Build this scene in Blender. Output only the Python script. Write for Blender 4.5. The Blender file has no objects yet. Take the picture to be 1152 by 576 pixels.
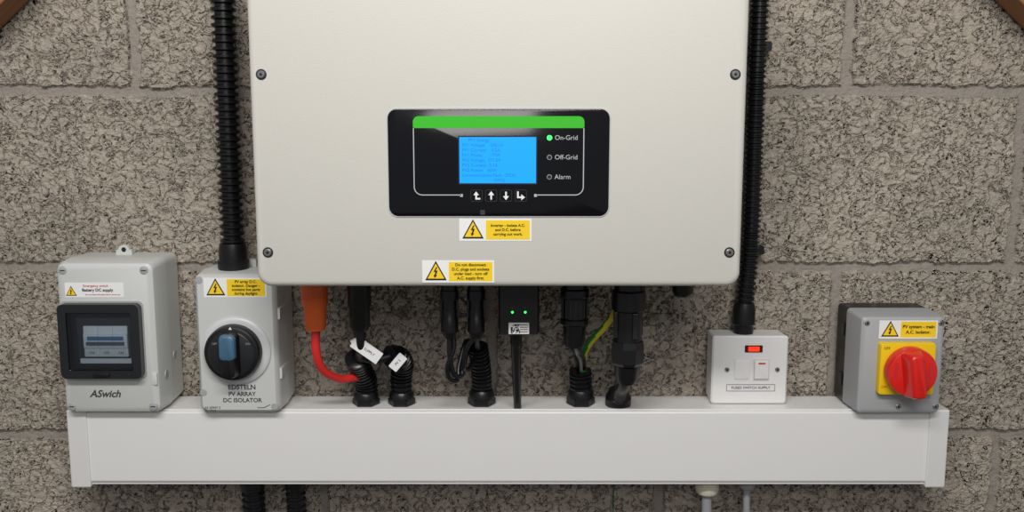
import bpy, math
from mathutils import Vector, Matrix

scene = bpy.context.scene
COL = scene.collection
scene.view_settings.view_transform = 'Standard'
scene.view_settings.look = 'None'

def lin(c):
    return tuple(((v/255)/12.92 if v/255 <= 0.04045 else ((v/255+0.055)/1.055)**2.4) for v in c) + (1.0,)

# ------------------------------------------------------------ materials
def mat(name, rgb, rough=0.5, metal=0.0, emit=0.0, bump=0.0, bscale=400, var=0.04, coat=0.0, spec=0.5):
    m = bpy.data.materials.new(name); m.use_nodes = True
    nt = m.node_tree; b = nt.nodes['Principled BSDF']
    c = lin(rgb)
    b.inputs['Roughness'].default_value = rough
    b.inputs['Metallic'].default_value = metal
    b.inputs['Coat Weight'].default_value = coat
    b.inputs['Specular IOR Level'].default_value = spec
    tc = nt.nodes.new('ShaderNodeTexCoord')
    n = nt.nodes.new('ShaderNodeTexNoise'); n.inputs['Scale'].default_value = 25; n.inputs['Detail'].default_value = 4
    nt.links.new(tc.outputs['Object'], n.inputs['Vector'])
    mx = nt.nodes.new('ShaderNodeMix'); mx.data_type = 'RGBA'
    mx.inputs[6].default_value = tuple(v*(1-var) for v in c[:3])+(1,)
    mx.inputs[7].default_value = tuple(min(1, v*(1+var)) for v in c[:3])+(1,)
    nt.links.new(n.outputs['Fac'], mx.inputs[0])
    nt.links.new(mx.outputs[2], b.inputs['Base Color'])
    if emit > 0:
        b.inputs['Emission Color'].default_value = c
        b.inputs['Emission Strength'].default_value = emit
    if bump > 0:
        n2 = nt.nodes.new('ShaderNodeTexNoise'); n2.inputs['Scale'].default_value = bscale; n2.inputs['Detail'].default_value = 2
        nt.links.new(tc.outputs['Object'], n2.inputs['Vector'])
        bp = nt.nodes.new('ShaderNodeBump'); bp.inputs['Strength'].default_value = bump; bp.inputs['Distance'].default_value = 0.001
        nt.links.new(n2.outputs['Fac'], bp.inputs['Height']); nt.links.new(bp.outputs[0], b.inputs['Normal'])
    return m

M = dict(
 cover=mat('inverter_cover_paint', (203,201,194), 0.5, bump=0.25, bscale=900, var=0.01, spec=0.4),
 alu=mat('heatsink_aluminium', (120,120,122), 0.4, 0.8),
 steel=mat('screw_steel', (170,170,170), 0.3, 0.9),
 panel=mat('display_gloss_black', (9,10,16), 0.12, var=0.0),
 green=mat('green_print', (66,186,52), 0.65, var=0.02, spec=0.15),
 line=mat('grey_print', (185,190,192), 0.4),
 white=mat('white_print', (235,236,236), 0.5, var=0.01),
 lcd=mat('lcd_blue', (18,136,250), 0.3, emit=0.8, var=0.0),
 lcdtxt=mat('lcd_text', (14,105,210), 0.4, emit=0.5),
 ledg=mat('led_green', (60,255,90), 0.3, emit=2.0),
 leddark=mat('led_off', (60,62,66), 0.3),
 pvc=mat('white_pvc', (230,229,228), 0.35, var=0.01),
 pvc2=mat('white_pvc_cap', (222,221,220), 0.35, var=0.01),
 greyplastic=mat('light_grey_plastic', (200,202,200), 0.4, bump=0.15, bscale=700, var=0.015),
 greyplastic2=mat('mid_grey_plastic', (164,166,168), 0.42, bump=0.15, bscale=700, var=0.015),
 ring=mat('pale_grey_plastic', (204,207,208), 0.35),
 dark=mat('dark_plastic', (30,32,36), 0.35),
 black=mat('black_plastic', (15,15,17), 0.36, bump=0.1),
 conduit=mat('black_nylon_conduit', (17,17,19), 0.28),
 blue=mat('handle_blue', (66,104,130), 0.4),
 yellow=mat('label_yellow', (246,208,30), 0.45, var=0.01),
 yellow2=mat('plate_yellow', (240,200,10), 0.35, var=0.01),
 ink=mat('label_ink', (18,18,18), 0.5),
 softink=mat('moulded_text_ink', (62,64,68), 0.5),
 redtxt=mat('label_red_ink', (200,40,40), 0.5),
 red=mat('knob_red', (222,32,24), 0.3, var=0.02, coat=0.3),
 redcable=mat('red_cable_sheath', (212,44,40), 0.4),
 orange=mat('orange_connector', (230,100,38), 0.45),
 neon=mat('neon_red', (255,50,20), 0.3, emit=1.2),
 neonbase=mat('neon_surround', (70,10,8), 0.3),
 gcable=mat('grey_cable', (150,152,155), 0.5),
 ivory=mat('ivory_gland', (214,208,190), 0.4),
 earthg=mat('earth_green', (30,130,55), 0.4),
 greenwire=mat('thin_green_wire', (38,80,52), 0.5),
 earthy=mat('earth_yellow', (228,212,50), 0.4),
 breaker=mat('breaker_white', (236,240,242), 0.4),
 toggle=mat('toggle_blue', (92,132,172), 0.4),
 toggleg=mat('toggle_grey', (96,102,110), 0.4),
)
# smoked window
def smoked():
    m = bpy.data.materials.new('smoked_window'); m.use_nodes = True
    nt = m.node_tree; nt.nodes.clear()
    o = nt.nodes.new('ShaderNodeOutputMaterial'); mx = nt.nodes.new('ShaderNodeMixShader')
    t = nt.nodes.new('ShaderNodeBsdfTransparent'); t.inputs[0].default_value = (0.84,0.87,0.90,1)
    g = nt.nodes.new('ShaderNodeBsdfGlossy'); g.inputs['Roughness'].default_value = 0.08
    f = nt.nodes.new('ShaderNodeFresnel'); f.inputs[0].default_value = 1.45
    nt.links.new(f.outputs[0], mx.inputs[0]); nt.links.new(t.outputs[0], mx.inputs[1]); nt.links.new(g.outputs[0], mx.inputs[2])
    nt.links.new(mx.outputs[0], o.inputs[0])
    return m
M['smoke'] = smoked()

def wall_material():
    m = bpy.data.materials.new('concrete_block'); m.use_nodes = True
    m.displacement_method = 'BOTH'
    nt = m.node_tree; N = nt.nodes; L = nt.links; b = N['Principled BSDF']; out = N['Material Output']
    b.inputs['Roughness'].default_value = 0.95; b.inputs['Specular IOR Level'].default_value = 0.15
    tc = N.new('ShaderNodeTexCoord')
    sep = N.new('ShaderNodeSeparateXYZ'); L.new(tc.outputs['Object'], sep.inputs[0])
    def noise(scale, detail=4, rough=0.6, dist=0.0):
        n = N.new('ShaderNodeTexNoise'); n.inputs['Scale'].default_value = scale
        n.inputs['Detail'].default_value = detail; n.inputs['Roughness'].default_value = rough
        n.inputs['Distortion'].default_value = dist
        L.new(tc.outputs['Object'], n.inputs['Vector']); return n
    def math_(op, a, b_=None, clamp=False):
        n = N.new('ShaderNodeMath'); n.operation = op; n.use_clamp = clamp
        for i, v in enumerate([a, b_]):
            if v is None: continue
            if isinstance(v, (int, float)): n.inputs[i].default_value = v
            else: L.new(v, n.inputs[i])
        return n.outputs[0]
    def ramp(src, p0, p1, c0=0, c1=1):
        n = N.new('ShaderNodeMapRange'); n.interpolation_type = 'SMOOTHSTEP'
        if p0 > p1: p0, p1, c0, c1 = p1, p0, c1, c0
        n.inputs[1].default_value = p0; n.inputs[2].default_value = p1
        n.inputs[3].default_value = c0; n.inputs[4].default_value = c1
        L.new(src, n.inputs[0]); return n.outputs[0]
    # joints: courses 225 mm, blocks 450 mm
    wob = noise(14, 3); wob2 = noise(55, 3)
    w = math_('ADD', math_('MULTIPLY', math_('SUBTRACT', wob.outputs['Fac'], 0.5), 0.016),
              math_('MULTIPLY', math_('SUBTRACT', wob2.outputs['Fac'], 0.5), 0.012))
    cx = math_('ADD', math_('ADD', sep.outputs['X'], 4.5+0.027), w)
    cz = math_('ADD', math_('ADD', sep.outputs['Z'], 0.05), w)      # joints at 1.075,1.300,1.525
    cmb = N.new('ShaderNodeCombineXYZ'); L.new(cx, cmb.inputs[0]); L.new(cz, cmb.inputs[1])
    br = N.new('ShaderNodeTexBrick'); L.new(cmb.outputs[0], br.inputs['Vector'])
    br.inputs['Scale'].default_value = 1.0; br.inputs['Brick Width'].default_value = 0.45
    br.inputs['Row Height'].default_value = 0.225; br.inputs['Mortar Size'].default_value = 0.0080
    br.inputs['Mortar Smooth'].default_value = 0.25; br.offset = 0.5; br.offset_frequency = 2
    br.inputs['Color1'].default_value = (0.0,0.0,0.0,1); br.inputs['Color2'].default_value = (1,1,1,1)
    br.inputs['Mortar'].default_value = (0.5,0.5,0.5,1)
    joint = br.outputs['Fac']
    # winding crevices between aggregate lumps + pits + grain
    n1 = noise(62, 3, 0.6, 0.6); n2 = noise(165, 2, 0.55, 0.3); n3 = noise(9, 4); n4 = noise(80, 3, 0.55); n5 = noise(30, 2)
    rid = math_('ABSOLUTE', math_('SUBTRACT', n1.outputs['Fac'], 0.5))
    crev = ramp(rid, 0.038, 0.0)
    crev = math_('MULTIPLY', crev, ramp(n4.outputs['Fac'], 0.40, 0.52))
    pit = ramp(n4.outputs['Fac'], 0.42, 0.32)
    fine = math_('SUBTRACT', n2.outputs['Fac'], 0.85)
    notj = math_('SUBTRACT', 1.0, joint, True)
    k = math_('ADD', math_('MULTIPLY', notj, 0.9), 0.1)
    h = math_('ADD', math_('MULTIPLY', crev, -0.0042), math_('MULTIPLY', pit, -0.0055))
    h = math_('MULTIPLY', h, k)
    h = math_('ADD', h, math_('MULTIPLY', math_('MULTIPLY', fine, 0.006), math_('ADD', math_('MULTIPLY', notj, 0.7), 0.3)))
    h = math_('ADD', h, math_('MULTIPLY', math_('SUBTRACT', n5.outputs['Fac'], 0.8), 0.005))
    h = math_('ADD', h, math_('MULTIPLY', joint, -0.0085))
    h = math_('ADD', h, math_('MULTIPLY', math_('SUBTRACT', n3.outputs['Fac'], 1.0), 0.003))
    d = N.new('ShaderNodeDisplacement'); d.inputs['Midlevel'].default_value = 0; d.inputs['Scale'].default_value = 1
    L.new(h, d.inputs['Height']); L.new(d.outputs[0], out.inputs['Displacement'])
    # colour
    def mixc(f, a, c, bt='MIX'):
        n = N.new('ShaderNodeMix'); n.data_type = 'RGBA'; n.blend_type = bt
        for idx, v in ((0, f), (6, a), (7, c)):
            if isinstance(v, (int, float)): n.inputs[idx].default_value = v
            elif isinstance(v, tuple): n.inputs[idx].default_value = v
            else: L.new(v, n.inputs[idx])
        return n.outputs[2]
    big = noise(5, 3)
    c = mixc(ramp(big.outputs['Fac'], 0.35, 0.65), lin((158,149,137)), lin((176,166,153)))
    c = mixc(math_('MULTIPLY', br.outputs['Color'], 0.3), c, lin((148,140,131)))
    c = mixc(math_('MULTIPLY', ramp(n2.outputs['Fac'], 0.45, 0.68), 0.35), c, lin((200,191,178)))
    c = mixc(math_('MULTIPLY', ramp(n4.outputs['Fac'], 0.40, 0.30), 0.3), c, lin((118,108,98)))
    c = mixc(math_('MULTIPLY', joint, 0.85), c, lin((146,139,131)))
    L.new(c, b.inputs['Base Color'])
    return m

def wood_material():
    m = bpy.data.materials.new('rafter_wood'); m.use_nodes = True
    nt = m.node_tree; b = nt.nodes['Principled BSDF']; b.inputs['Roughness'].default_value = 0.7
    tc = nt.nodes.new('ShaderNodeTexCoord'); mp = nt.nodes.new('ShaderNodeMapping')
    mp.inputs['Scale'].default_value = (3, 60, 60)
    n = nt.nodes.new('ShaderNodeTexNoise'); n.inputs['Scale'].default_value = 2; n.inputs['Detail'].default_value = 5
    r = nt.nodes.new('ShaderNodeValToRGB')
    r.color_ramp.elements[0].color = lin((112,72,40)); r.color_ramp.elements[1].color = lin((176,124,76))
    nt.links.new(tc.outputs['Object'], mp.inputs[0]); nt.links.new(mp.outputs[0], n.inputs['Vector'])
    nt.links.new(n.outputs['Fac'], r.inputs[0]); nt.links.new(r.outputs[0], b.inputs['Base Color'])
    return m

# ------------------------------------------------------------ mesh helpers
def empty(name, loc):
    e = bpy.data.objects.new(name, None); e.empty_display_size = 0.02
    e.location = loc; COL.objects.link(e); return e

def mesh(name, verts, faces, m, parent=None, smooth=False, loc=None, angle=35):
    me = bpy.data.meshes.new(name); me.from_pydata([tuple(v) for v in verts], [], faces); me.update()
    mats = m if isinstance(m, list) else [m]
    for x in mats: me.materials.append(x)
    o = bpy.data.objects.new(name, me); COL.objects.link(o)
    if parent: o.parent = parent
    if loc: o.location = loc
    import bmesh
    bm = bmesh.new(); bm.from_mesh(me); bmesh.ops.recalc_face_normals(bm, faces=bm.faces); bm.to_mesh(me); bm.free()
    if smooth:
        for p in me.polygons: p.use_smooth = len(p.vertices) <= 4
        me.set_sharp_from_angle(angle=math.radians(angle))
    return o

def rrect(hw, hh, r, n=6):
    r = max(1e-5, min(r, hw, hh)); pts = []
    for (cx, cz, a0) in ((hw-r, hh-r, 0), (-hw+r, hh-r, 90), (-hw+r, -hh+r, 180), (hw-r, -hh+r, 270)):
        for i in range(n+1):
            a = math.radians(a0 + 90*i/n); pts.append((cx+r*math.cos(a), cz+r*math.sin(a)))
    return pts

def loft(name, cx, cz, layers, m, parent, n=6):
    """stack of rounded rectangles in XZ; layers: (y, hw, hh, r)"""
    V = []; F = []; k = 4*(n+1)
    for (y, hw, hh, r) in layers:
        for (x, z) in rrect(hw, hh, r, n): V.append((cx+x, y, cz+z))
    for i in range(len(layers)-1):
        for j in range(k):
            a = i*k+j; b = i*k+(j+1) % k
            F.append((a, b, b+k, a+k))
    F.append(tuple(range(k))); F.append(tuple(range((len(layers)-1)*k, len(layers)*k)))
    return mesh(name, V, F, m, parent, smooth=True)

def plate(name, cx, cz, w, h, y0, y1, m, parent, r=0.001, bev=0.0):
    """block from y0 (back) to y1 (front, more negative)"""
    hw, hh = w/2, h/2
    if bev > 0:
        L = [(y0, hw, hh, r), (y1+bev, hw, hh, r), (y1+bev*0.3, hw-bev*0.3, hh-bev*0.3, r), (y1, hw-bev, hh-bev, max(r-bev, 0.0003))]
    else:
        L = [(y0, hw, hh, r), (y1, hw, hh, r)]
    return loft(name, cx, cz, L, m, parent)

def ringplate(name, cx, cz, w, h, r, t, y0, y1, m, parent, n=6):
    o = rrect(w/2, h/2, r, n); i = rrect(w/2-t, h/2-t, max(r-t, 0.0005), n); k = len(o)
    V = [(cx+x, y0, cz+z) for x, z in o] + [(cx+x, y1, cz+z) for x, z in o] + \
        [(cx+x, y1, cz+z) for x, z in i] + [(cx+x, y0, cz+z) for x, z in i]
    F = []
    for s in range(3):
        for j in range(k):
            F.append((s*k+j, s*k+(j+1) % k, (s+1)*k+(j+1) % k, (s+1)*k+j))
    for j in range(k): F.append((3*k+j, 3*k+(j+1) % k, (j+1) % k, j))
    return mesh(name, V, F, m, parent, smooth=True)

def poly(name, pts, y, m, parent, t=0.0002):
    k = len(pts)
    V = [(x, y, z) for x, z in pts] + [(x, y-t, z) for x, z in pts]
    F = [tuple(range(k)), tuple(range(k, 2*k))] + [(j, (j+1) % k, k+(j+1) % k, k+j) for j in range(k)]
    return mesh(name, V, F, m, parent)

def lathe(name, base, axis, prof, m, parent, segs=28, flat=False):
    ax = Vector(axis).normalized(); up = Vector((0, 0, 1)) if abs(ax.z) < 0.9 else Vector((1, 0, 0))
    u = ax.cross(up).normalized(); v = ax.cross(u); base = Vector(base); V = []; F = []
    for (t, r) in prof:
        for j in range(segs):
            a = 2*math.pi*(j+0.5)/segs
            V.append(base+ax*t+(u*math.cos(a)+v*math.sin(a))*r)
    for i in range(len(prof)-1):
        for j in range(segs):
            a = i*segs+j; b = i*segs+(j+1) % segs; F.append((a, b, b+segs, a+segs))
    F.append(tuple(range(segs))); F.append(tuple(range((len(prof)-1)*segs, len(prof)*segs)))
    return mesh(name, V, F, m, parent, smooth=not flat)

def spline(pts, step=0.002):
    P = [Vector(p) for p in pts]
    if len(P) == 2:
        n = max(2, int((P[1]-P[0]).length/step)); return [P[0].lerp(P[1], i/n) for i in range(n+1)]
    P = [P[0]*2-P[1]] + P + [P[-1]*2-P[-2]]; out = []
    for i in range(1, len(P)-2):
        a, b, c, d = P[i-1:i+3]; n = max(2, int((c-b).length/step))
        for k in range(n):
            t = k/n
            out.append(0.5*((2*b)+(c-a)*t+(2*a-5*b+4*c-d)*t*t+(3*b-a-3*c+d)*t**3))
    out.append(P[-2].copy()); return out

def sweep(name, pts, rfun, m, parent, segs=16, step=0.002, mi=None):
    C = spline(pts, step); V = []; F = []; s = 0; prevu = None
    for i, p in enumerate(C):
        t = (C[min(i+1, len(C)-1)]-C[max(i-1, 0)]).normalized()
        if prevu is None:
            u = t.orthogonal().normalized()
        else:
            u = (prevu - t*prevu.dot(t)).normalized()
        prevu = u; v = t.cross(u)
        if i: s += (p-C[i-1]).length
        r = rfun(s) if callable(rfun) else rfun
        for j in range(segs):
            a = 2*math.pi*j/segs; V.append(p+(u*math.cos(a)+v*math.sin(a))*r)
    for i in range(len(C)-1):
        for j in range(segs):
            a = i*segs+j; b = i*segs+(j+1) % segs; F.append((a, b, b+segs, a+segs))
    F.append(tuple(range(segs))); F.append(tuple(range((len(C)-1)*segs, len(C)*segs)))
    o = mesh(name, V, F, m, parent, smooth=True, angle=50)
    if mi:
        for idx, p in enumerate(o.data.polygons):
            if idx < len(F)-2: p.material_index = mi(idx % segs, idx // segs)
    return o

def corr(ro, ri, pitch):
    def f(s):
        x = (s/pitch) % 1.0
        return ro if x < 0.5 else ri
    return f

def text(name, body, x, z, y, size, m, parent, align='LEFT', shear=0, bold=0.0):
    c = bpy.data.curves.new(name, 'FONT'); c.body = body; c.size = size; c.align_x = align; c.align_y = 'CENTER'
    c.extrude = 0.0001; c.shear = shear; c.offset = bold; c.resolution_u = 3
    c.materials.append(m)
    o = bpy.data.objects.new(name, c); o.location = (x, y, z); o.rotation_euler = (math.pi/2, 0, 0)
    COL.objects.link(o); o.parent = parent; return o

def screw(name, x, z, y, r, parent, recess=True):
    if recess: lathe(name+'_recess', (x, y+0.0008, z), (0, -1, 0), [(0, r*1.35), (0.001, r*1.35)], M['dark'], parent, 20)
    lathe(name, (x, y, z), (0, -1, 0), [(0, r), (0.0012, r), (0.002, r*0.75)], M['steel'], parent, 20)
    lathe(name+'_socket', (x, y-0.0019, z), (0, -1, 0), [(0, r*0.42), (0.0003, r*0.42)], M['ink'], parent, 6)

def triangle(parent, cx, cz, s, y, pre):
    def tri(k): return [(cx-s*k*0.55, cz-s*k*0.45), (cx+s*k*0.55, cz-s*k*0.45), (cx, cz+s*k*0.55)]
    poly(pre+'_triangle_border', tri(1.0), y, M['ink'], parent)
    poly(pre+'_triangle', [(x, z-s*0.01) for x, z in tri(0.78)], y-0.0003, M['yellow'], parent)
    b = [(0.02,0.26),(-0.13,-0.02),(-0.02,0.0),(-0.08,-0.2),(-0.13,-0.17),(-0.07,-0.36),(0.07,-0.2),(0.01,-0.2),(0.1,0.07),(-0.01,0.05),(0.09,0.26)]
    poly(pre+'_bolt', [(cx+a*s*0.9, cz+c*s*0.9) for a, c in b], y-0.0006, M['ink'], parent)

def warning_label(parent, x0, x1, z0, z1, y, lines, pre='warning_label', ts=None):
    w = x1-x0; h = z1-z0
    plate(pre+'_backing', (x0+x1)/2, (z0+z1)/2, w, h, y, y-0.0003, M['white'], parent, r=0.0006)
    s = h*0.92
    triangle(parent, x0+w*0.19, (z0+z1)/2, s*0.95, y-0.0003, pre)
    xa = x0+w*0.37; xb = x1-w*0.025
    plate(pre+'_yellow_panel', (xa+xb)/2, (z0+z1)/2, xb-xa, h*0.86, y-0.0003, y-0.0005, M['yellow'], parent, r=0.0006)
    n = len(lines); mx = max(len(t) for t in lines)
    ts = ts or min(h*0.86/(n+0.6)*1.05, (xb-xa)*0.94/(mx*0.46))
    zs_ = min(ts*1.12, h*0.8/n) if n > 2 else ts*1.2
    for i, t in enumerate(lines):
        zz = (z0+z1)/2 + (n-1)/2*zs_ - i*zs_
        text(f'{pre}_text_{i+1}', t, (xa+xb)/2, zz, y-0.0006, ts, M['ink'], parent, 'CENTER', bold=ts*0.025)

# ------------------------------------------------------------ wall, floor, rafters
def axis_vals(a, b, c, d, fine, coarse):
    out = []; x = a
    while x < b-1e-9: out.append(x); x += coarse
    x = b
    while x < c-1e-9: out.append(x); x += fine
    x = c
    while x < d-1e-9: out.append(x); x += coarse
    out.append(d); return out
xs = axis_vals(-2.2, -0.80, 0.80, 2.2, 0.0018, 0.02)
zs = axis_vals(0.0, 0.94, 1.70, 2.7, 0.0018, 0.02)
nx = len(xs); V = [(x, 0, z) for z in zs for x in xs]
F = [(j*nx+i, j*nx+i+1, (j+1)*nx+i+1, (j+1)*nx+i) for j in range(len(zs)-1) for i in range(nx-1)]
me = bpy.data.meshes.new('wall_back'); me.from_pydata(V, [], F); me.update()
me.materials.append(wall_material())
for p in me.polygons: p.use_smooth = True
wall = bpy.data.objects.new('wall_back', me); COL.objects.link(wall)

fl = mesh('floor', [(-2.2,-3,-0.05),(2.2,-3,-0.05),(2.2,0,-0.05),(-2.2,0,-0.05),(-2.2,-3,0),(2.2,-3,0),(2.2,0,0),(-2.2,0,0)],
     [(0,1,2,3),(4,5,6,7),(0,1,5,4),(1,2,6,5),(2,3,7,6),(3,0,4,7)], mat('floor_concrete', (120,116,110), 0.85, bump=0.4, bscale=60, var=0.15))

wood = wood_material()
for sgn in (-1, 1):
    # lower edge passes (0.598,1.637) with slope 0.9 towards the apex
    L = 1.35; th = 0.05; hgt = 0.12
    V = [(x, y, z) for x in (0, L) for y in (-th, 0) for z in (0, hgt)]
    V = [(x + (z*0.9 if x == 0 else z*0.9), y, z) for x, y, z in V]
    F = [(0,1,3,2),(4,5,7,6),(0,1,5,4),(2,3,7,6),(0,2,6,4),(1,3,7,5)]
    o = mesh('roof_rafter', V, F, wood)
    ang = math.atan(0.9)
    o.location = (0.0, 0, 1.637+0.598*0.9)
    if sgn > 0: o.rotation_euler = (0, ang, 0)
    else: o.rotation_euler = (0, ang, 0); o.scale = (1, 1, 1)
    if sgn < 0:
        for v in o.data.vertices: v.co.x = -v.co.x
        o.rotation_euler = (0, -ang, 0)
        o.data.flip_normals()
    md = o.modifiers.new('edge', 'BEVEL'); md.width = 0.002; md.segments = 2

# ------------------------------------------------------------ inverter
inv = empty('solar_inverter', (-0.0144, -0.203, 1.312))
H = 0.40; hh = H/2
loft('cover', 0, hh, [(0.042, 0.258, hh-0.004, 0.013), (0.040, 0.262, hh, 0.015), (0.008, 0.262, hh, 0.015),
                      (0.003, 0.2608, hh-0.0012, 0.0145), (0.0008, 0.2585, hh-0.0035, 0.013), (0, 0.2555, hh-0.0065, 0.011)], M['cover'], inv, n=8)
loft('body', 0, hh, [(0.15, 0.245, hh-0.012, 0.01), (0.042, 0.250, hh-0.008, 0.01)], M['alu'], inv)
for i in range(24):
    plate(f'heatsink_fin_{i+1}', -0.23+i*0.02, hh, 0.003, H-0.05, 0.185, 0.149, M['alu'], inv, r=0.0005)
plate('mounting_bracket', 0, hh+0.03, 0.44, 0.12, 0.2025, 0.185, M['alu'], inv, r=0.004)
for i, (x, z) in enumerate(((-0.2485, 0.2265), (0.2485, 0.2265), (-0.2485, 0.038), (0.2485, 0.038), (-0.2485, 0.37), (0.2485, 0.37))):
    screw(f'cover_screw_{i+1}', x, z, -0.0003, 0.0042, inv)
plate('display_panel', 0.0003, 0.134, 0.2345, 0.1135, 0.0, -0.0016, M['panel'], inv, r=0.010, bev=0.0006)
ringplate('display_panel_rim', 0.0003, 0.134, 0.2365, 0.1155, 0.011, 0.001, 0.0, -0.001, M['line'], inv)
yp = -0.0016
# green band
gp = [(0.0003+x, z) for x, z in ((-0.0905, 0.1708), (0.0905, 0.1708))]
r = 0.006
for a in range(0, 91, 15): gp.append((0.0908-r+r*math.cos(math.radians(a)), 0.1832-r+r*math.sin(math.radians(a))))
for a in range(90, 181, 15): gp.append((-0.0902+r+r*math.cos(math.radians(a)), 0.1832-r+r*math.sin(math.radians(a))))
poly('green_band', gp, yp, M['green'], inv)
# outline (two sides)
def outl(sgn):
    pts = [(0.0905*sgn, 0.1715)]; rr = 0.009
    for a in range(0, 91, 15):
        pts.append((sgn*(0.0905-rr+rr*math.cos(math.radians(a))), 0.0996+rr-rr*math.sin(math.radians(a))))
    pts.append((sgn*0.040, 0.0996))
    t = 0.0005; outer = pts; inner = []
    for i, (x, z) in enumerate(pts):
        a = Vector(pts[max(0, i-1)]); b = Vector(pts[min(len(pts)-1, i+1)]); d = (b-a).normalized()
        inner.append((x-d.y*t*2*sgn*-1, z+d.x*t*2*sgn*-1))
    k = len(pts)
    V = [(x+0.0003, yp-0.0002, z) for x, z in outer]+[(x+0.0003, yp-0.0002, z) for x, z in inner]
    mesh('outline', V, [(i, i+1, k+i+1, k+i) for i in range(k-1)], M['line'], inv)
    plate('outline_end', sgn*0.0395, 0.0996, 0.003, 0.003, yp, yp-0.0002, M['line'], inv, r=0.0002)
outl(1); outl(-1)
plate('lcd_bezel', -0.0007, 0.137, 0.084, 0.0515, yp, yp-0.0003, M['dark'], inv, r=0.001)
plate('lcd_screen', -0.0007, 0.137, 0.0812, 0.0487, yp-0.0003, yp-0.0005, M['lcd'], inv, r=0.0004)
for i, t in enumerate(['     PV1 Energy', 'PV1 Voltage:    342.1V', 'PV1 Current:    0.2A', 'PV1 Power:      77W', 'PV2 Voltage:  371.5V', 'PV2 Current:  0.1A', 'PV2 Power:   60W', 'Communication Fault   DC01', '                         OFFG']):
    text(f'lcd_line_{i+1}', t, -0.0385, 0.1582-i*0.0053, yp-0.0006, 0.0048, M['lcdtxt'], inv)
for i, bx in enumerate((-0.0234, -0.0078, 0.0080, 0.0238)):
    ringplate(f'button_ring_{i+1}', bx, 0.0994, 0.0125, 0.0125, 0.002, 0.0004, yp, yp-0.0002, M['leddark'], inv)
    up = 1 if i < 2 else -1; cz = 0.0994
    if i in (1, 2):
        pts = [(bx-0.0009, cz-0.0042*up), (bx+0.0009, cz-0.0042*up), (bx+0.0009, cz+0.0005*up), (bx+0.0032, cz+0.0005*up), (bx, cz+0.0048*up), (bx-0.0032, cz+0.0005*up), (bx-0.0009, cz+0.0005*up)]
        poly(f'button_arrow_{i+1}', pts, yp, M['white'], inv, 0.0003)
    elif i == 0:
        pts = [(bx+0.004, cz-0.0042), (bx+0.004, cz-0.0024), (bx+0.0005, cz-0.0024), (bx+0.0005, cz+0.0005), (bx+0.0026, cz+0.0005), (bx-0.0004, cz+0.0045), (bx-0.0034, cz+0.0005), (bx-0.0013, cz+0.0005), (bx-0.0013, cz-0.0042)]
        poly('button_arrow_1', pts, yp, M['white'], inv, 0.0003)
    else:
        pts = [(bx-0.004, cz+0.0045), (bx-0.0022, cz+0.0045), (bx-0.0022, cz-0.0009), (bx+0.0005, cz-0.0009), (bx+0.0005, cz+0.0014), (bx+0.0045, cz-0.0018), (bx+0.0005, cz-0.0049), (bx+0.0005, cz-0.0027), (bx-0.004, cz-0.0027)]
        poly('button_arrow_4', pts, yp, M['white'], inv, 0.0003)
for i, (z, t) in enumerate(((0.1606, 'On-Grid'), (0.1400, 'Off-Grid'), (0.1192, 'Alarm'))):
    lathe(f'led_ring_{i+1}', (0.0541, yp, z), (0, -1, 0), [(0, 0.0028), (0.0004, 0.0026)], M['gcable'] if i else M['ledg'], inv, 20)
    lathe(f'led_{i+1}', (0.0541, yp-0.0003, z), (0, -1, 0), [(0, 0.0021), (0.0005, 0.0017)], M['ledg'] if i == 0 else M['dark'], inv, 20)
    text(f'led_label_{i+1}', t, 0.0595, z, yp-0.0003, 0.0070, M['line'], inv)
plate('printed_code', -0.017, 0.0815, 0.005, 0.005, yp, yp-0.0002, M['leddark'], inv, r=0.0003)
warning_label(inv, -0.0422, 0.0354, 0.0505, 0.0745, 0, ['Inverter - Isolate A.C.', 'and D.C. before', 'carrying out work.'], 'isolation_label')
warning_label(inv, -0.0826, -0.0048, 0.005, 0.0293, 0, ['Do not disconnect', 'D.C. plugs and sockets', 'under load - turn off', 'A.C. supply first.'], 'plug_label')

# ------------------------------------------------------------ trunking
tr = empty('cable_trunking', (-0.005, 0, 1.0327))
TW = 0.551; TH = 0.0972
def boxx(name, x0, x1, y0, y1, z0, z1, m, parent, bev=0.0012):
    V = [(x, y, z) for x in (x0, x1) for y in (y0, y1) for z in (z0, z1)]
    F = [(0,1,3,2),(4,5,7,6),(0,1,5,4),(2,3,7,6),(0,2,6,4),(1,3,7,5)]
    o = mesh(name, V, F, m, parent)
    md = o.modifiers.new('edge', 'BEVEL'); md.width = bev; md.segments = 2; md.limit_method = 'ANGLE'
    return o
boxx('channel', -TW+0.002, TW-0.002, -0.060, 0, 0.001, TH-0.0008, M['pvc'], tr)
boxx('lid', -TW+0.002, TW-0.002, -0.0665, -0.0595, 0.0035, TH-0.001, M['pvc'], tr, 0.0024)
boxx('lid_lower_lip', -TW+0.002, TW-0.002, -0.0635, -0.0595, -0.0005, 0.003, M['pvc'], tr, 0.001)
boxx('lid_step', -TW+0.002, TW-0.002, -0.0608, -0.0595, TH-0.002, TH+0.0006, M['pvc2'], tr, 0.0006)
for s, nm in ((-1, 'end_cap_a'), (1, 'end_cap_b')):
    a, b_ = sorted((s*(TW+0.001), s*(TW-0.024)))
    boxx(nm, a, b_, -0.0688, 0, -0.003, TH+0.0015, M['pvc2'], tr, 0.002)

ZT = 1.1305   # top surface of trunking
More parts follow.
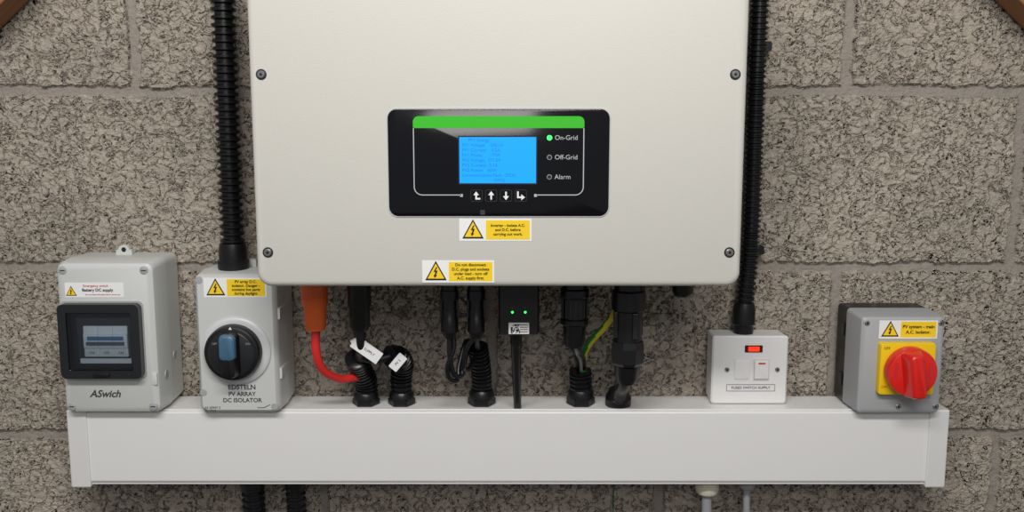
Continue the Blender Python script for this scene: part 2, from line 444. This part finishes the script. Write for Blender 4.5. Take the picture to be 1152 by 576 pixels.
# ------------------------------------------------------------ breaker enclosure
bx = empty('breaker_enclosure', (-0.4922, 0, ZT))
w2, h2 = 0.0605, 0.0955
loft('base', 0, h2, [(0, w2-0.001, h2-0.001, 0.008), (-0.043, w2, h2, 0.009)], M['greyplastic'], bx)
loft('seam', 0, h2, [(-0.042, w2-0.0014, h2-0.0014, 0.008), (-0.046, w2-0.0014, h2-0.0014, 0.008)], M['greyplastic2'], bx)
loft('lid', 0, h2, [(-0.0450, w2+0.0004, h2+0.0004, 0.009), (-0.074, w2-0.001, h2-0.001, 0.009), (-0.080, w2-0.003, h2-0.003, 0.009), (-0.083, w2-0.008, h2-0.008, 0.007)], M['greyplastic'], bx, n=8)
# mounting tab
tabpts = [(-0.010, 0), (0.010, 0), (0.010, 0.007)] + [(0.007*math.cos(math.radians(a))*1.0, 0.008+0.006*math.sin(math.radians(a))) for a in range(0, 181, 20)] + [(-0.010, 0.007)]
o = poly('mounting_tab', [(x+0.0015, z+2*h2-0.002) for x, z in tabpts], -0.018, M['greyplastic'], bx, 0.006)
lathe('mounting_tab_hole', (0.0015, -0.0235, 2*h2+0.006), (0, -1, 0), [(0, 0.003), (0.0008, 0.003)], M['dark'], bx, 16)
cxw, czw = -0.0056, 0.0945
plate('window_mount', cxw, czw, 0.101, 0.096, -0.0825, -0.0845, M['greyplastic2'], bx, r=0.006)
plate('window_back', cxw, czw, 0.096, 0.090, -0.0845, -0.0850, M['dark'], bx, r=0.004)
ringplate('window_frame', cxw, czw, 0.098, 0.092, 0.007, 0.010, -0.0845, -0.0955, M['dark'], bx)
ringplate('window_frame_inner', cxw, czw, 0.0785, 0.0725, 0.003, 0.0015, -0.0845, -0.0935, M['black'], bx)
plate('rail_cover', cxw+0.003, czw-0.001, 0.066, 0.058, -0.0848, -0.0862, M['leddark'], bx, r=0.001)
plate('rail_cover_trim', cxw+0.003, czw-0.0255, 0.062, 0.006, -0.086, -0.0875, M['breaker'], bx, r=0.001)
for i in range(3):
    xx = cxw-0.013+i*0.0178
    plate(f'breaker_{i+1}', xx, czw-0.001, 0.0176, 0.038, -0.086, -0.0885, M['breaker'], bx, r=0.0008, bev=0.0003)
    plate(f'breaker_nose_{i+1}', xx, czw, 0.0174, 0.018, -0.088, -0.0900, M['breaker'], bx, r=0.0008, bev=0.0003)
    text(f'breaker_text_{i+1}', 'C63', xx, czw-0.015, -0.0887, 0.004, M['ink'], bx, 'CENTER')
plate('breaker_toggle_slot', cxw+0.0048, czw+0.003, 0.044, 0.005, -0.0898, -0.0901, M['toggle'], bx, r=0.0004)
plate('breaker_toggle', cxw+0.0048, czw-0.003, 0.046, 0.004, -0.0898, -0.0920, M['toggleg'], bx, r=0.0006, bev=0.0005)
plate('window_pane', cxw, czw, 0.079, 0.073, -0.0935, -0.0940, M['smoke'], bx, r=0.003)
plate('window_latch', cxw, czw-0.0405, 0.020, 0.006, -0.095, -0.0975, M['black'], bx, r=0.001, bev=0.0006)
plate('id_label', -0.013, 0.156, 0.071, 0.018, -0.083, -0.0834, M['white'], bx, r=0.0008)
triangle(bx, -0.041, 0.1545, 0.012, -0.0834, 'id_label')
text('id_label_text_1', 'Emergency switch', -0.011, 0.1612, -0.0837, 0.0042, M['redtxt'], bx, 'CENTER')
text('id_label_text_2', 'Battery DC supply', -0.009, 0.156, -0.0837, 0.0050, M['ink'], bx, 'CENTER', bold=0.0001)
text('id_label_text_3', 'Do not switch off under load in normal use', -0.003, 0.1505, -0.0837, 0.0024, M['redtxt'], bx, 'CENTER')
text('maker_text', 'ASwich', -0.008, 0.026, -0.0832, 0.0125, M['softink'], bx, 'CENTER', shear=0.3, bold=0.0003)
for i, (x, z) in enumerate(((-0.050, 0.180), (0.048, 0.180), (-0.050, 0.010), (0.050, 0.010))):
    lathe(f'lid_screw_{i+1}', (x, -0.0815, z), (0, -1, 0), [(0, 0.0052), (0.0016, 0.0052), (0.002, 0.0046)], M['greyplastic2'], bx, 20)
    plate(f'lid_screw_slot_{i+1}', x, z, 0.006, 0.0012, -0.0834, -0.0837, M['dark'], bx, r=0.0002)
for i, z in enumerate((0.045, 0.062)):
    lathe(f'side_knockout_{i+1}', (0.0600, -0.060 if i == 0 else -0.028, z), (1, 0, 0), [(0, 0.006), (0.0012, 0.0055)], M['greyplastic2'], bx, 20)
plate('side_latch', 0.0535, 0.045, 0.007, 0.016, -0.0815, -0.0838, M['ring'], bx, r=0.002, bev=0.0006)

# ------------------------------------------------------------ DC isolator
di = empty('rotary_isolator_switch', (-0.3358, 0, ZT))
w2, h2 = 0.051, 0.088
loft('base', 0, h2, [(0, w2-0.001, h2-0.001, 0.006), (-0.040, w2, h2, 0.007)], M['greyplastic'], di)
loft('seam', 0, h2, [(-0.039, w2-0.0014, h2-0.0014, 0.006), (-0.0432, w2-0.0014, h2-0.0014, 0.006)], M['greyplastic2'], di)
loft('lid', 0, h2, [(-0.042, w2+0.0004, h2+0.0004, 0.007), (-0.072, w2-0.001, h2-0.001, 0.008), (-0.079, w2-0.0025, h2-0.0025, 0.008), (-0.083, w2-0.006, h2-0.006, 0.007)], M['greyplastic'], di, n=8)
plate('mounting_tab', 0.002, 2*h2+0.003, 0.020, 0.012, -0.02, -0.026, M['greyplastic'], di, r=0.003)
kx, kz = -0.0022, 0.0808
lathe('dial_ring', (kx+0.002, -0.0822, kz), (0, -1, 0), [(0, 0.042), (0.003, 0.0418), (0.0045, 0.040), (0.0048, 0.037)], M['ring'], di, 48)
lathe('knob_skirt', (kx, -0.086, kz), (0, -1, 0), [(0, 0.0345), (0.010, 0.0340), (0.013, 0.0325), (0.014, 0.030)], M['black'], di, 48)
lathe('knob_dish', (kx, -0.0995, kz), (0, -1, 0), [(0, 0.029), (0.002, 0.0275), (0.0025, 0.0265)], M['dark'], di, 48)
o = loft('knob_handle', 0, 0, [(-0.100, 0.0115, 0.0275, 0.006), (-0.113, 0.0095, 0.0265, 0.006), (-0.117, 0.0085, 0.0255, 0.006), (-0.1185, 0.006, 0.023, 0.005)], M['black'], di)
o.location = (kx, 0, kz)
o = loft('knob_handle_blue_cap', 0, 0.011, [(-0.1135, 0.0100, 0.0160, 0.006), (-0.1180, 0.0090, 0.0150, 0.006), (-0.1195, 0.0070, 0.013, 0.005)], M['blue'], di)
o.location = (kx, 0, kz)
poly('pointer_print', [(kx-0.002, kz+0.0300), (kx+0.002, kz+0.0300), (kx, kz+0.0335)], -0.1002, M['white'], di)
text('dial_text_on', 'ON', kx+0.021, kz+0.013, -0.1022, 0.0036, M['gcable'], di, 'CENTER')
text('dial_text_off', 'OFF', kx-0.019, kz+0.013, -0.1022, 0.0036, M['gcable'], di, 'CENTER')
warning_label(di, -0.037, 0.039, 0.147, 0.171, -0.0831, ['PV array D.C.', 'isolator. Danger -', 'contains live parts', 'during daylight.'], 'isolator_label')
text('maker_text', 'EDSTELN', 0.004, 0.0345, -0.0832, 0.0084, M['softink'], di, 'CENTER', bold=0.0002)
text('type_text_1', 'PV ARRAY', 0.004, 0.0260, -0.0832, 0.0074, M['softink'], di, 'CENTER', bold=0.00015)
text('type_text_2', 'DC ISOLATOR', 0.004, 0.0180, -0.0832, 0.0074, M['softink'], di, 'CENTER', bold=0.00015)
text('rating_text_1', 'AS 60947-3', -0.043, 0.0085, -0.0832, 0.0042, M['dark'], di)
text('rating_text_2', 'IEC/PV2', -0.043, 0.0045, -0.0832, 0.0042, M['dark'], di)
poly('switch_symbol', [(0.022,0.009),(0.030,0.009),(0.038,0.013),(0.0382,0.0124),(0.0305,0.0083),(0.022,0.0083)], -0.0831, M['dark'], di)
for i, (x, z) in enumerate(((-0.043, 0.168), (0.043, 0.168), (-0.044, 0.028), (0.044, 0.010))):
    lathe(f'lid_screw_{i+1}', (x*0.99, -0.0815, z), (0, -1, 0), [(0, 0.0045), (0.0016, 0.0045), (0.002, 0.004)], M['greyplastic2'], di, 20)
for i, z in enumerate((0.05, 0.125)):
    plate(f'side_boss_{i+1}', w2-0.004, z, 0.010, 0.014, -0.040, -0.075, M['greyplastic'], di, r=0.002)

# ------------------------------------------------------------ fused spur switch
fs = empty('fused_spur_switch', (0.3025, 0, ZT-0.0005))
loft('back_box', 0, 0.0445, [(0, 0.0470, 0.0440, 0.004), (-0.031, 0.0475, 0.0443, 0.004)], M['pvc'], fs)
loft('faceplate', 0, 0.0445, [(-0.0305, 0.0482, 0.0445, 0.004), (-0.0365, 0.0482, 0.0445, 0.004), (-0.0385, 0.0462, 0.0425, 0.003)], M['pvc'], fs)
y = -0.0385
plate('neon_surround', 0.004, 0.0725, 0.0225, 0.0090, y, y-0.0008, M['neonbase'], fs, r=0.001)
plate('neon_lens', 0.004, 0.0725, 0.014, 0.0060, y-0.0006, y-0.0016, M['neon'], fs, r=0.001)
ringplate('rocker_frame', 0.0145, 0.0455, 0.021, 0.028, 0.001, 0.001, y, y-0.001, M['pvc2'], fs)
plate('rocker', 0.0145, 0.0455, 0.018, 0.024, y, y-0.003, M['pvc'], fs, r=0.001, bev=0.0008)
plate('rocker_mark', 0.0145, 0.0540, 0.009, 0.002, y-0.003, y-0.0032, M['redtxt'], fs, r=0.0003)
ringplate('fuse_frame', -0.010, 0.0455, 0.021, 0.028, 0.001, 0.0005, y, y-0.0005, M['pvc'], fs)
plate('fuse_carrier', -0.010, 0.0455, 0.0185, 0.025, y, y-0.0012, M['pvc'], fs, r=0.001, bev=0.0006)
screw('plate_screw_1', -0.0290, 0.0455, y, 0.0030, fs, False); screw('plate_screw_2', 0.0350, 0.0455, y, 0.0030, fs, False)
ringplate('text_frame', 0.002, 0.0215, 0.062, 0.0090, 0.0008, 0.0005, y, y-0.0004, M['toggleg'], fs)
text('plate_text', 'FUSED SWITCH SUPPLY', 0.002, 0.0215, y-0.0003, 0.0047, M['dark'], fs, 'CENTER')

# ------------------------------------------------------------ AC isolator
ai = empty('rotary_isolator_switch', (0.476, 0, ZT))
w2, h2 = 0.0522, 0.062
loft('base', 0, h2, [(0, w2-0.0005, h2-0.0005, 0.004), (-0.036, w2, h2, 0.005)], M['black'], ai)
loft('lid', 0, h2, [(-0.0355, w2+0.0004, h2+0.0004, 0.005), (-0.077, w2-0.001, h2-0.001, 0.005), (-0.081, w2-0.002, h2-0.002, 0.005), (-0.083, w2-0.005, h2-0.005, 0.004)], M['greyplastic2'], ai)
for i, z in enumerate((0.03, 0.095)):
    plate(f'side_clip_{i+1}', -w2-0.0002, z, 0.003, 0.016, -0.02, -0.030, M['dark'], ai, r=0.001)
kx, kz = 0.004, 0.0600
plate('switch_plate', kx, kz, 0.067, 0.064, -0.082, -0.093, M['yellow2'], ai, r=0.003, bev=0.001)
lathe('knob_collar', (kx, -0.0925, kz), (0, -1, 0), [(0, 0.0255), (0.006, 0.0255)], M['yellow2'], ai, 48)
lathe('knob_disc', (kx, -0.097, kz), (0, -1, 0), [(0, 0.0300), (0.011, 0.0300), (0.0135, 0.0290), (0.0145, 0.0265)], M['red'], ai, 48)
o = loft('knob_handle', 0, 0, [(-0.110, 0.0135, 0.0285, 0.006), (-0.122, 0.0095, 0.0275, 0.005), (-0.128, 0.0075, 0.026, 0.005), (-0.1295, 0.0055, 0.024, 0.004)], M['red'], ai)
o.location = (kx, 0, kz-0.001); o.rotation_euler = (0, math.radians(-8), 0)
for s in (-1, 1):
    plate(f'padlock_slot_{"a" if s<0 else "b"}', kx+s*0.0205, kz+0.004, 0.004, 0.018, -0.1112, -0.1120, M['redtxt'], ai, r=0.0018)
text('plate_text_off', 'OFF', kx-0.026, kz+0.026, -0.0932, 0.0045, M['ink'], ai, 'CENTER')
text('plate_text_on', 'ON', kx-0.027, kz-0.022, -0.0932, 0.0045, M['redtxt'], ai, 'CENTER')
warning_label(ai, -0.0293, 0.0419, 0.0960, 0.1185, -0.0831, ['PV system - main', 'A.C. isolator.'], 'isolator_label', ts=0.0056)
for i, (x, z) in enumerate(((-0.044, 0.115), (0.0455, 0.115), (0.000, 0.010), (0.0455, 0.010))):
    screw(f'lid_screw_{i+1}', x, z, -0.0822, 0.0033, ai)

# ------------------------------------------------------------ conduits & glands
def gland(name, x, y, z, r, h, parent, m=None, up=1):
    m = m or M['black']
    lathe(name+'_nut', (x, y, z), (0, 0, up), [(0, r*1.08), (h*0.4, r*1.08), (h*0.42, r*0.98)], m, parent, 6, flat=True)
    lathe(name+'_dome', (x, y, z), (0, 0, up), [(h*0.4, r*0.98), (h*0.8, r*0.98), (h, r*0.85)], m, parent, 24)

c1 = empty('corrugated_conduit', (-0.347, -0.043, 1.33))
sweep('hose', [(0, 0, 0), (0.001, 0, 0.30), (-0.001, 0.012, 0.62)], corr(0.0152, 0.0112, 0.0090), M['conduit'], c1, 24, 0.0015)
lathe('gland', (0, 0, -0.0235), (0, 0, 1), [(0, 0.019), (0.010, 0.0195), (0.012, 0.0175), (0.024, 0.0175), (0.032, 0.0160)], M['black'], c1, 28)
c2 = empty('corrugated_conduit', (0.298, -0.020, 1.25))
sweep('hose', [(-0.001, 0, 0), (0.004, 0, 0.10), (0.004, 0, 0.30), (0.006, 0.002, 0.70)], corr(0.0118, 0.0092, 0.0066), M['conduit'], c2, 20, 0.0011)
lathe('gland', (-0.001, 0, -0.0305), (0, 0, 1), [(0, 0.0125), (0.010, 0.0125), (0.012, 0.0145), (0.031, 0.0145), (0.039, 0.0125)], M['black'], c2, 24)
for i, z in enumerate((0.075, 0.33)):
    plate(f'clip_screw_{i+1}', 0.018, z, 0.012, 0.012, 0.016, 0.008, M['black'], c2, r=0.003)
for k, (x, r_) in enumerate(((-0.3375, 0.0150), (-0.282, 0.0130))):
    c = empty('corrugated_conduit', (x, -0.033, 1.03))
    sweep('hose', [(0, 0, -0.012), (0.002, 0, -0.2), (0.0, 0, -1.028)], corr(r_, r_*0.8, 0.0085), M['conduit'], c, 20, 0.0021)
    gland('gland', 0, 0, 0, r_*1.08, 0.014, c, up=-1)
c = empty('grey_cable', (0.254, -0.033, 1.030))
gland('gland', 0, 0, 0, 0.0155, 0.021, c, M['ivory'], -1)
sweep('sheath', [(0, 0, -0.015), (0.001, 0, -0.2), (0.0, 0, -1.028)], 0.0065, M['gcable'], c, 14, 0.01)
c = empty('grey_cable', (0.3055, -0.033, 1.030))
gland('gland', 0, 0, 0, 0.011, 0.014, c, M['gcable'], -1)
sweep('sheath', [(0, 0, -0.010), (0.003, 0, -0.2), (0.0, 0, -1.028)], 0.0045, M['gcable'], c, 14, 0.01)
c = empty('earth_wire', (0.137, -0.006, 1.034))
sweep('sheath', [(0, 0, 0), (0.001, 0, -0.02), (-0.002, 0, -0.06), (0, 0, -1.03)], 0.0009, M['greenwire'], c, 8, 0.006)

# ------------------------------------------------------------ connectors under the inverter
YB = -0.105; ZB = 1.3195
c = empty('battery_power_cable', (-0.2345, YB, ZB))
lathe('connector_body', (0, 0, 0), (0, 0, -1), [(0, 0.0158), (0.045, 0.0158), (0.047, 0.0150), (0.050, 0.0135), (0.070, 0.0128), (0.077, 0.0115)], M['orange'], c, 28)
for i in range(8):
    a = i*math.pi/4
    boxx(f'grip_rib_{i+1}', 0.0150*math.cos(a)-0.001, 0.0150*math.cos(a)+0.001, 0.0150*math.sin(a)-0.001, 0.0150*math.sin(a)+0.001, -0.040, -0.012, M['orange'], c, 0.0004)
sweep('sheath', [(0, 0, -0.07), (0.000, 0.0, -0.105), (0.006, 0.01, -0.130), (0.022, 0.03, -0.146), (0.036, 0.045, -0.149), (0.045, 0.065, -0.155), (0.047, 0.070, -0.172)], 0.0052, M['redcable'], c, 16)

c = empty('battery_power_cable', (-0.1815, YB, ZB))
lathe('connector_body', (0, 0, 0), (0, 0, -1), [(0, 0.0140), (0.047, 0.0140), (0.049, 0.0128), (0.072, 0.0122), (0.078, 0.009)], M['black'], c, 28)
sweep('sheath', [(0, 0, -0.07), (0.000, 0.004, -0.10), (-0.006, 0.03, -0.12), (-0.006, 0.055, -0.145), (-0.006, 0.070, -0.17)], 0.0058, M['black'], c, 16)
c = empty('corrugated_conduit', (-0.187, -0.035, ZT))
sweep('hose', [(0, 0, 0.002), (0.001, -0.002, 0.028), (-0.004, -0.016, 0.050), (-0.006, -0.034, 0.068)], corr(0.0145, 0.0118, 0.0062), M['conduit'], c, 22, 0.001)
gland('gland', 0, 0, 0, 0.0162, 0.016, c)
c = empty('cable_tag', (-0.174, -0.106, 1.218))
o = plate('flag', 0, 0, 0.038, 0.016, 0.0, -0.0006, M['white'], c, r=0.001)
text('flag_text', 'DC SUPPLY', 0, 0, -0.0008, 0.0045, M['ink'], c, 'CENTER')
lathe('wrap', (-0.013, 0.008, 0.0), (0.45, 0.3, 1), [(-0.008, 0.0072), (0.008, 0.0072)], M['white'], c, 18)
c.rotation_euler = (0, math.radians(36), 0)

c = empty('corrugated_conduit', (-0.1414, -0.035, ZT))
sweep('hose', [(0, 0, 0.002), (0.000, -0.001, 0.035), (0.003, -0.010, 0.056), (-0.002, -0.026, 0.068), (-0.012, -0.036, 0.070)], corr(0.0140, 0.0113, 0.0062), M['conduit'], c, 22, 0.001)
gland('gland', 0, 0, 0, 0.0162, 0.016, c)
sweep('inner_cable', [(-0.010, -0.035, 0.070), (-0.025, -0.042, 0.068), (-0.042, -0.050, 0.075), (-0.043, -0.062, 0.10), (-0.041, -0.068, 0.125)], 0.0052, M['black'], c, 14)
c = empty('cable_tag', (-0.139, -0.088, 1.198))
plate('flag', 0, 0, 0.022, 0.012, 0.0, -0.0006, M['white'], c, r=0.001)
text('flag_text', 'PV 2', 0, 0, -0.0008, 0.0045, M['ink'], c, 'CENTER')
c.rotation_euler = (0, math.radians(-50), 0)

# solar plug connectors
for k, x in enumerate((-0.0745, -0.0426)):
    c = empty('solar_plug_connector', (x, YB, ZB))
    lathe('socket', (0, 0, 0), (0, 0, -1), [(0, 0.0098), (0.028, 0.0098), (0.029, 0.0108), (0.040, 0.0108), (0.0405, 0.0085), (0.052, 0.0085)], M['black'], c, 24)
    lathe('plug', (0, 0, -0.051), (0, 0, -1), [(0, 0.0095), (0.010, 0.0095), (0.012, 0.0105), (0.028, 0.0105), (0.0285, 0.009), (0.036, 0.006)], M['black'], c, 12)
    for s in (-1, 1):
        boxx(f'latch_{"a" if s<0 else "b"}', s*0.0098-0.0015, s*0.0098+0.0015, -0.002, 0.002, -0.062, -0.030, M['dark'], c, 0.0004)
    if k == 0:
        sweep('lead', [(0, 0, -0.08), (0.0, 0.0, -0.110), (0.004, 0.004, -0.132), (0.013, 0.010, -0.136), (0.018, 0.025, -0.115), (0.024, 0.05, -0.105), (0.032, 0.068, -0.125), (0.034, 0.070, -0.15)], 0.0031, M['black'], c, 12)
        sweep('lead_loop', [(0.003, 0.002, -0.075), (0.005, 0.0, -0.100), (-0.003, 0.0, -0.122), (-0.001, 0.004, -0.138), (0.008, 0.01, -0.142), (0.010, 0.02, -0.125), (0.018, 0.035, -0.100), (0.028, 0.060, -0.110)], 0.0028, M['black'], c, 12)
    else:
        sweep('lead', [(0, 0, -0.08), (0.0, 0.02, -0.10), (0.002, 0.06, -0.12), (0.003, 0.070, -0.15)], 0.0034, M['black'], c, 12)
        sweep('lead_loop', [(0.001, -0.002, -0.082), (-0.012, 0.0, -0.10), (-0.016, 0.006, -0.125), (-0.010, 0.03, -0.132), (-0.002, 0.055, -0.120)], 0.003, M['black'], c, 12)
c = empty('corrugated_conduit', (-0.0388, -0.035, ZT))
sweep('hose', [(0, 0, 0.002), (0.000, -0.001, 0.035), (-0.002, -0.010, 0.060), (-0.004, -0.018, 0.078)], corr(0.0130, 0.0105, 0.0060), M['conduit'], c, 22, 0.001)
gland('gland', 0, 0, 0, 0.0165, 0.018, c)

# wireless logger
c = empty('wireless_data_logger', (0.008, -0.110, 1.239))
loft('housing', 0, 0.040, [(0.012, 0.022, 0.038, 0.005), (0.009, 0.0240, 0.0395, 0.006), (-0.012, 0.0240, 0.0395, 0.006), (-0.0155, 0.0220, 0.0375, 0.005)], M['black'], c)
for s in (-1, 1):
    lathe(f'led_{"a" if s<0 else "b"}', (s*0.0075, -0.0153, 0.029), (0, -1, 0), [(0, 0.0016), (0.0005, 0.0014)], M['ledg'], c, 12)
    lathe(f'led_b{"a" if s<0 else "b"}', (s*0.0075, -0.0153, 0.034), (0, -1, 0), [(0, 0.0011), (0.0004, 0.0010)], M['leddark'], c, 12)
plate('code_label', 0, 0.0098, 0.024, 0.0135, -0.0155, -0.0159, M['white'], c, r=0.0006)
import random; random.seed(4)
for i in range(9):
    for j in range(9):
        if random.random() < 0.5:
            plate(f'code_dot_{i}_{j}', -0.0095+i*0.0012+0.0006, 0.0045+j*0.0012, 0.0012, 0.0012, -0.0159, -0.0160, M['ink'], c, r=0.0001)
for i in range(4):
    plate(f'code_text_{i+1}', 0.0060, 0.0055+i*0.0028, 0.009, 0.0008, -0.0159, -0.0160, M['ink'], c, r=0.0001)
lathe('neck', (0, 0, 0.079), (0, 0, 1), [(-0.002, 0.012), (0.002, 0.012)], M['black'], c)
sweep('antenna', [(-0.003, 0, 0.002), (-0.003, 0.010, -0.025), (-0.002, 0.035, -0.070), (-0.001, 0.055, -0.108)], lambda s: 0.0070 if s < 0.018 else 0.0062-0.014*(s-0.018), M['black'], c, 16)

# battery comms / AC plug with wires
c = empty('multi_pin_plug', (0.0745, YB, ZB))
lathe('body', (0, 0, 0), (0, 0, -1), [(0, 0.0150), (0.026, 0.0150), (0.028, 0.0172), (0.036, 0.0172), (0.038, 0.0155), (0.062, 0.0155), (0.064, 0.0170), (0.069, 0.0170), (0.071, 0.0140), (0.094, 0.0125), (0.098, 0.010)], M['black'], c, 32)
for i in range(16):
    a = i*math.pi/8
    boxx(f'grip_rib_{i+1}', 0.0150*math.cos(a)-0.001, 0.0150*math.cos(a)+0.001, 0.0150*math.sin(a)-0.001, 0.0150*math.sin(a)+0.001, -0.061, -0.039, M['dark'], c, 0.0003)
for i, (dx, mm) in enumerate(((-0.004, 'black'), (0.001, 'gcable'), (0.005, 'black'))):
    sweep(f'wire_{i+1}', [(dx, 0, -0.094), (dx+0.003, 0.012, -0.108), (0.010+dx, 0.045, -0.125), (0.0135+dx*0.7, 0.068, -0.150)], 0.0027, M[mm], c, 10)
c = empty('corrugated_conduit', (0.088, -0.035, ZT))
sweep('hose', [(0, 0, 0.002), (0.000, -0.001, 0.020), (-0.001, -0.004, 0.044)], corr(0.0145, 0.0118, 0.0060), M['conduit'], c, 22, 0.001)
gland('gland', 0, 0, 0, 0.0168, 0.020, c)
c = empty('earth_cable', (0.090, -0.038, 1.165))
sweep('sheath', [(0, 0, 0), (0.000, -0.010, 0.03), (0.008, -0.022, 0.052), (0.026, -0.033, 0.076), (0.036, -0.040, 0.098), (0.040, -0.045, 0.154)], 0.0044, [M['earthy'], M['earthg']], c, 16, mi=lambda j, i: 1 if (j+int(i*0.12)) % 16 in (0, 1, 2, 3, 8, 9, 10, 11) else 0)

c = empty('multi_pin_plug', (0.1385, YB, ZB))
lathe('body', (0, 0, 0), (0, 0, -1), [(0, 0.0175), (0.028, 0.0175), (0.030, 0.0200), (0.052, 0.0200), (0.054, 0.0170), (0.092, 0.0165)], M['black'], c, 32)
lathe('clamp_nut', (0, 0, -0.090), (0, 0, -1), [(0, 0.0190), (0.008, 0.0200), (0.026, 0.0195), (0.030, 0.0165)], M['black'], c, 8, flat=True)
lathe('dome_nut', (0, 0, -0.118), (0, 0.25, -1), [(0, 0.0155), (0.016, 0.0150), (0.024, 0.0125)], M['black'], c, 28)
for i in range(4):
    boxx(f'body_latch_{i+1}', 0.0165*math.cos(i*1.57+0.4)-0.003, 0.0165*math.cos(i*1.57+0.4)+0.003, 0.0165*math.sin(i*1.57+0.4)-0.003, 0.0165*math.sin(i*1.57+0.4)+0.003, -0.085, -0.054, M['dark'], c, 0.0008)
sweep('cable', [(0, 0.004, -0.135), (-0.002, 0.020, -0.152), (-0.003, 0.045, -0.168), (-0.003, 0.062, -0.188)], 0.0085, M['black'], c, 18)
lathe('entry_gland', (-0.003, 0.066, ZT-ZB), (0, -0.2, 1), [(0, 0.0165), (0.010, 0.0165), (0.012, 0.0145), (0.020, 0.0125)], M['black'], c, 24)

c = empty('blanking_cap', (0.2026, YB, ZB))
lathe('cap', (0, 0, 0), (0, 0, -1), [(0, 0.0125), (0.030, 0.0125), (0.035, 0.0105), (0.037, 0.008)], M['black'], c, 24)

# ------------------------------------------------------------ lights, world, camera
def area(name, loc, tgt, sx, sy, e, col=(1, 1, 1)):
    l = bpy.data.lights.new(name, 'AREA'); l.shape = 'RECTANGLE'; l.size = sx; l.size_y = sy; l.energy = e; l.color = col
    o = bpy.data.objects.new(name, l); o.location = loc
    o.rotation_euler = (Vector(tgt)-Vector(loc)).to_track_quat('-Z', 'Y').to_euler(); COL.objects.link(o); return o
area('ceiling_tube_light', (-0.1, -1.35, 2.35), (0, 0, 1.2), 1.2, 0.16, 22, (1.0, 0.978, 0.94))
area('ceiling_tube_light', (0.2, -2.5, 2.35), (0, 0, 1.3), 0.9, 0.4, 9, (1.0, 0.985, 0.96))
wd = bpy.data.worlds.new('garage_ambient'); scene.world = wd; wd.use_nodes = True
wd.node_tree.nodes['Background'].inputs[0].default_value = (0.98, 0.985, 1.0, 1)
wd.node_tree.nodes['Background'].inputs[1].default_value = 0.22

cam = bpy.data.cameras.new('camera'); cam.sensor_width = 36; cam.lens = 33.97; cam.clip_start = 0.02
co = bpy.data.objects.new('camera', cam); co.location = (0, -1.233, 1.5); co.rotation_euler = (math.radians(81.5), 0, 0)
COL.objects.link(co); scene.camera = co
